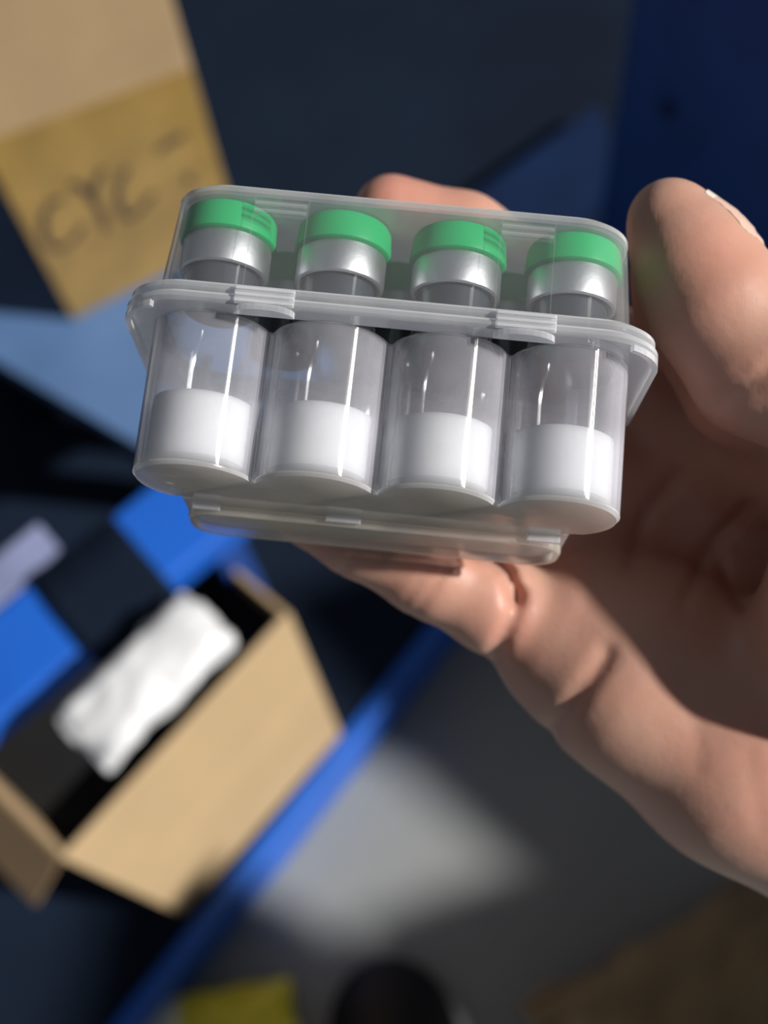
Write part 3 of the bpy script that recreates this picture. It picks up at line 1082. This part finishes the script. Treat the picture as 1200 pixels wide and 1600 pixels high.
D[0], D[-1], D[:, 0], D[:, -1], D[:, :, 0], D[:, :, -1] = 5, 5, 5, 5, 5, 5
HV, HF = surface_nets(D)
# relax a little
nv = len(HV)
ed = np.unique(np.sort(np.concatenate([HF[:, [0, 1]], HF[:, [1, 2]], HF[:, [2, 3]], HF[:, [3, 0]]]), 1), axis=0)
deg = np.bincount(ed.ravel(), minlength=nv)[:, None]
for lam in (0.5, -0.52, 0.5, -0.52, 0.4):
    s_ = np.zeros((nv, 3))
    for ax in range(3):
        s_[:, ax] = np.bincount(ed[:, 0], HV[ed[:, 1], ax], nv) + np.bincount(ed[:, 1], HV[ed[:, 0], ax], nv)
    HV = HV + lam * (s_ / deg - HV)
org = cpt(1300, 1150, 245)
me = bpy.data.meshes.new('hand')
me.vertices.add(nv)
me.vertices.foreach_set('co', ((HV - org) * mm_).astype(np.float32).ravel())
me.loops.add(HF.size)
me.loops.foreach_set('vertex_index', HF.astype(np.int32).ravel())
me.polygons.add(len(HF))
me.polygons.foreach_set('loop_start', np.arange(0, HF.size, 4, dtype=np.int32))
me.polygons.foreach_set('loop_total', np.full(len(HF), 4, np.int32))
me.update(calc_edges=True)
me.validate()
# blood flush of finger pads and joints
fl_at = me.attributes.new('flush', 'FLOAT', 'POINT')
fv = np.zeros(nv)
for px, py, dd, rad, w in ((612, 333, 252, 16, 0.7), (475, 796, 251, 18, 0.6), (680, 890, 236, 9, 0.35), (790, 960, 238, 10, 0.5), (1090, 430, 210, 14, 0.35), (1150, 620, 208, 12, 0.35),
                           (1200, 1200, 226, 16, 0.4), (900, 960, 236, 14, 0.3), (1030, 700, 256, 40, 0.3), (1100, 900, 252, 40, 0.3)):
    fv = np.maximum(fv, w * np.exp(-((HV - cpt(px, py, dd)) ** 2).sum(1) / rad ** 2))
fl_at.data.foreach_set('value', fv.astype(np.float32))
hand = link('hand', me, M['skin'], None, True)
hand.matrix_world = CAMM @ Matrix.Translation(Vector(org * mm_))
tag(hand, 'right hand gripping the plastic vial case, thumb along its right end', 'hand')

# thumbnail on the far right side of the thumb tip
ta, tb_ = cpt(1100, 440, 218), cpt(1056, 345, 219)
axis = (tb_ - ta) / np.linalg.norm(tb_ - ta)
nn = np.array([0.86, 0.42, -0.16]); nn -= axis * nn.dot(axis); nn /= np.linalg.norm(nn)
ss = np.cross(axis, nn)
bm = bmesh.new()
top, bot = [], []
NU, NV = 16, 14
Ln = np.linalg.norm(tb_ - ta)


def sample(p):
    g = (p - LO) / H_
    i = np.clip(g.astype(int), 0, NG - 2); f = g - i
    r = 0.0
    for a in (0, 1):
        for b in (0, 1):
            for c in (0, 1):
                r += D[i[0] + a, i[1] + b, i[2] + c] * (f[0] if a else 1 - f[0]) * (f[1] if b else 1 - f[1]) * (f[2] if c else 1 - f[2])
    return r


for iv in range(NV + 1):
    tv = iv / NV
    rt_, rb_ = [], []
    for iu in range(NU + 1):
        u = (iu / NU * 2 - 1)
        # rounded at the cuticle, free edge past the tip
        hw = math.radians(58) * (1 - 0.35 * (1 - min(1, tv / 0.3)) ** 2)
        an = u * hw
        cen = ta + axis * Ln * (0.12 + 1.0 * tv + 0.10 * (1 - u * u) * (1 if tv > 0.5 else -0.6) * abs(tv - 0.5) * 2)
        dr = nn * math.cos(an) + ss * math.sin(an)
        s = 3.0
        while s < 16 and sample(cen + dr * s) < 0: s += 0.25
        s = max(s, 6.5)
        p = cen + dr * (s - 0.08 + 0.42 * (1 - u * u) * min(1.0, tv / 0.15 + 0.3))
        rt_.append(bm.verts.new(((p - org) * mm_).tolist()))
        rb_.append(bm.verts.new(((p - dr * 0.7 - org) * mm_).tolist()))
    top.append(rt_); bot.append(rb_)
for a in range(NV):
    for b in range(NU):
        f = bm.faces.new((top[a][b], top[a + 1][b], top[a + 1][b + 1], top[a][b + 1]))
        if a >= NV - 2: f.material_index = 1
        bm.faces.new((bot[a][b], bot[a][b + 1], bot[a + 1][b + 1], bot[a + 1][b]))
for b in range(NU):
    bm.faces.new((top[0][b], top[0][b + 1], bot[0][b + 1], bot[0][b]))
    f = bm.faces.new((top[NV][b], bot[NV][b], bot[NV][b + 1], top[NV][b + 1])); f.material_index = 1
for a in range(NV):
    bm.faces.new((top[a][0], bot[a][0], bot[a + 1][0], top[a + 1][0]))
    bm.faces.new((top[a][NU], top[a + 1][NU], bot[a + 1][NU], bot[a][NU]))
nl = from_bm('thumbnail', bm, M['nail'], hand, True, 60)
nl.data.materials.append(M['nailtip'])
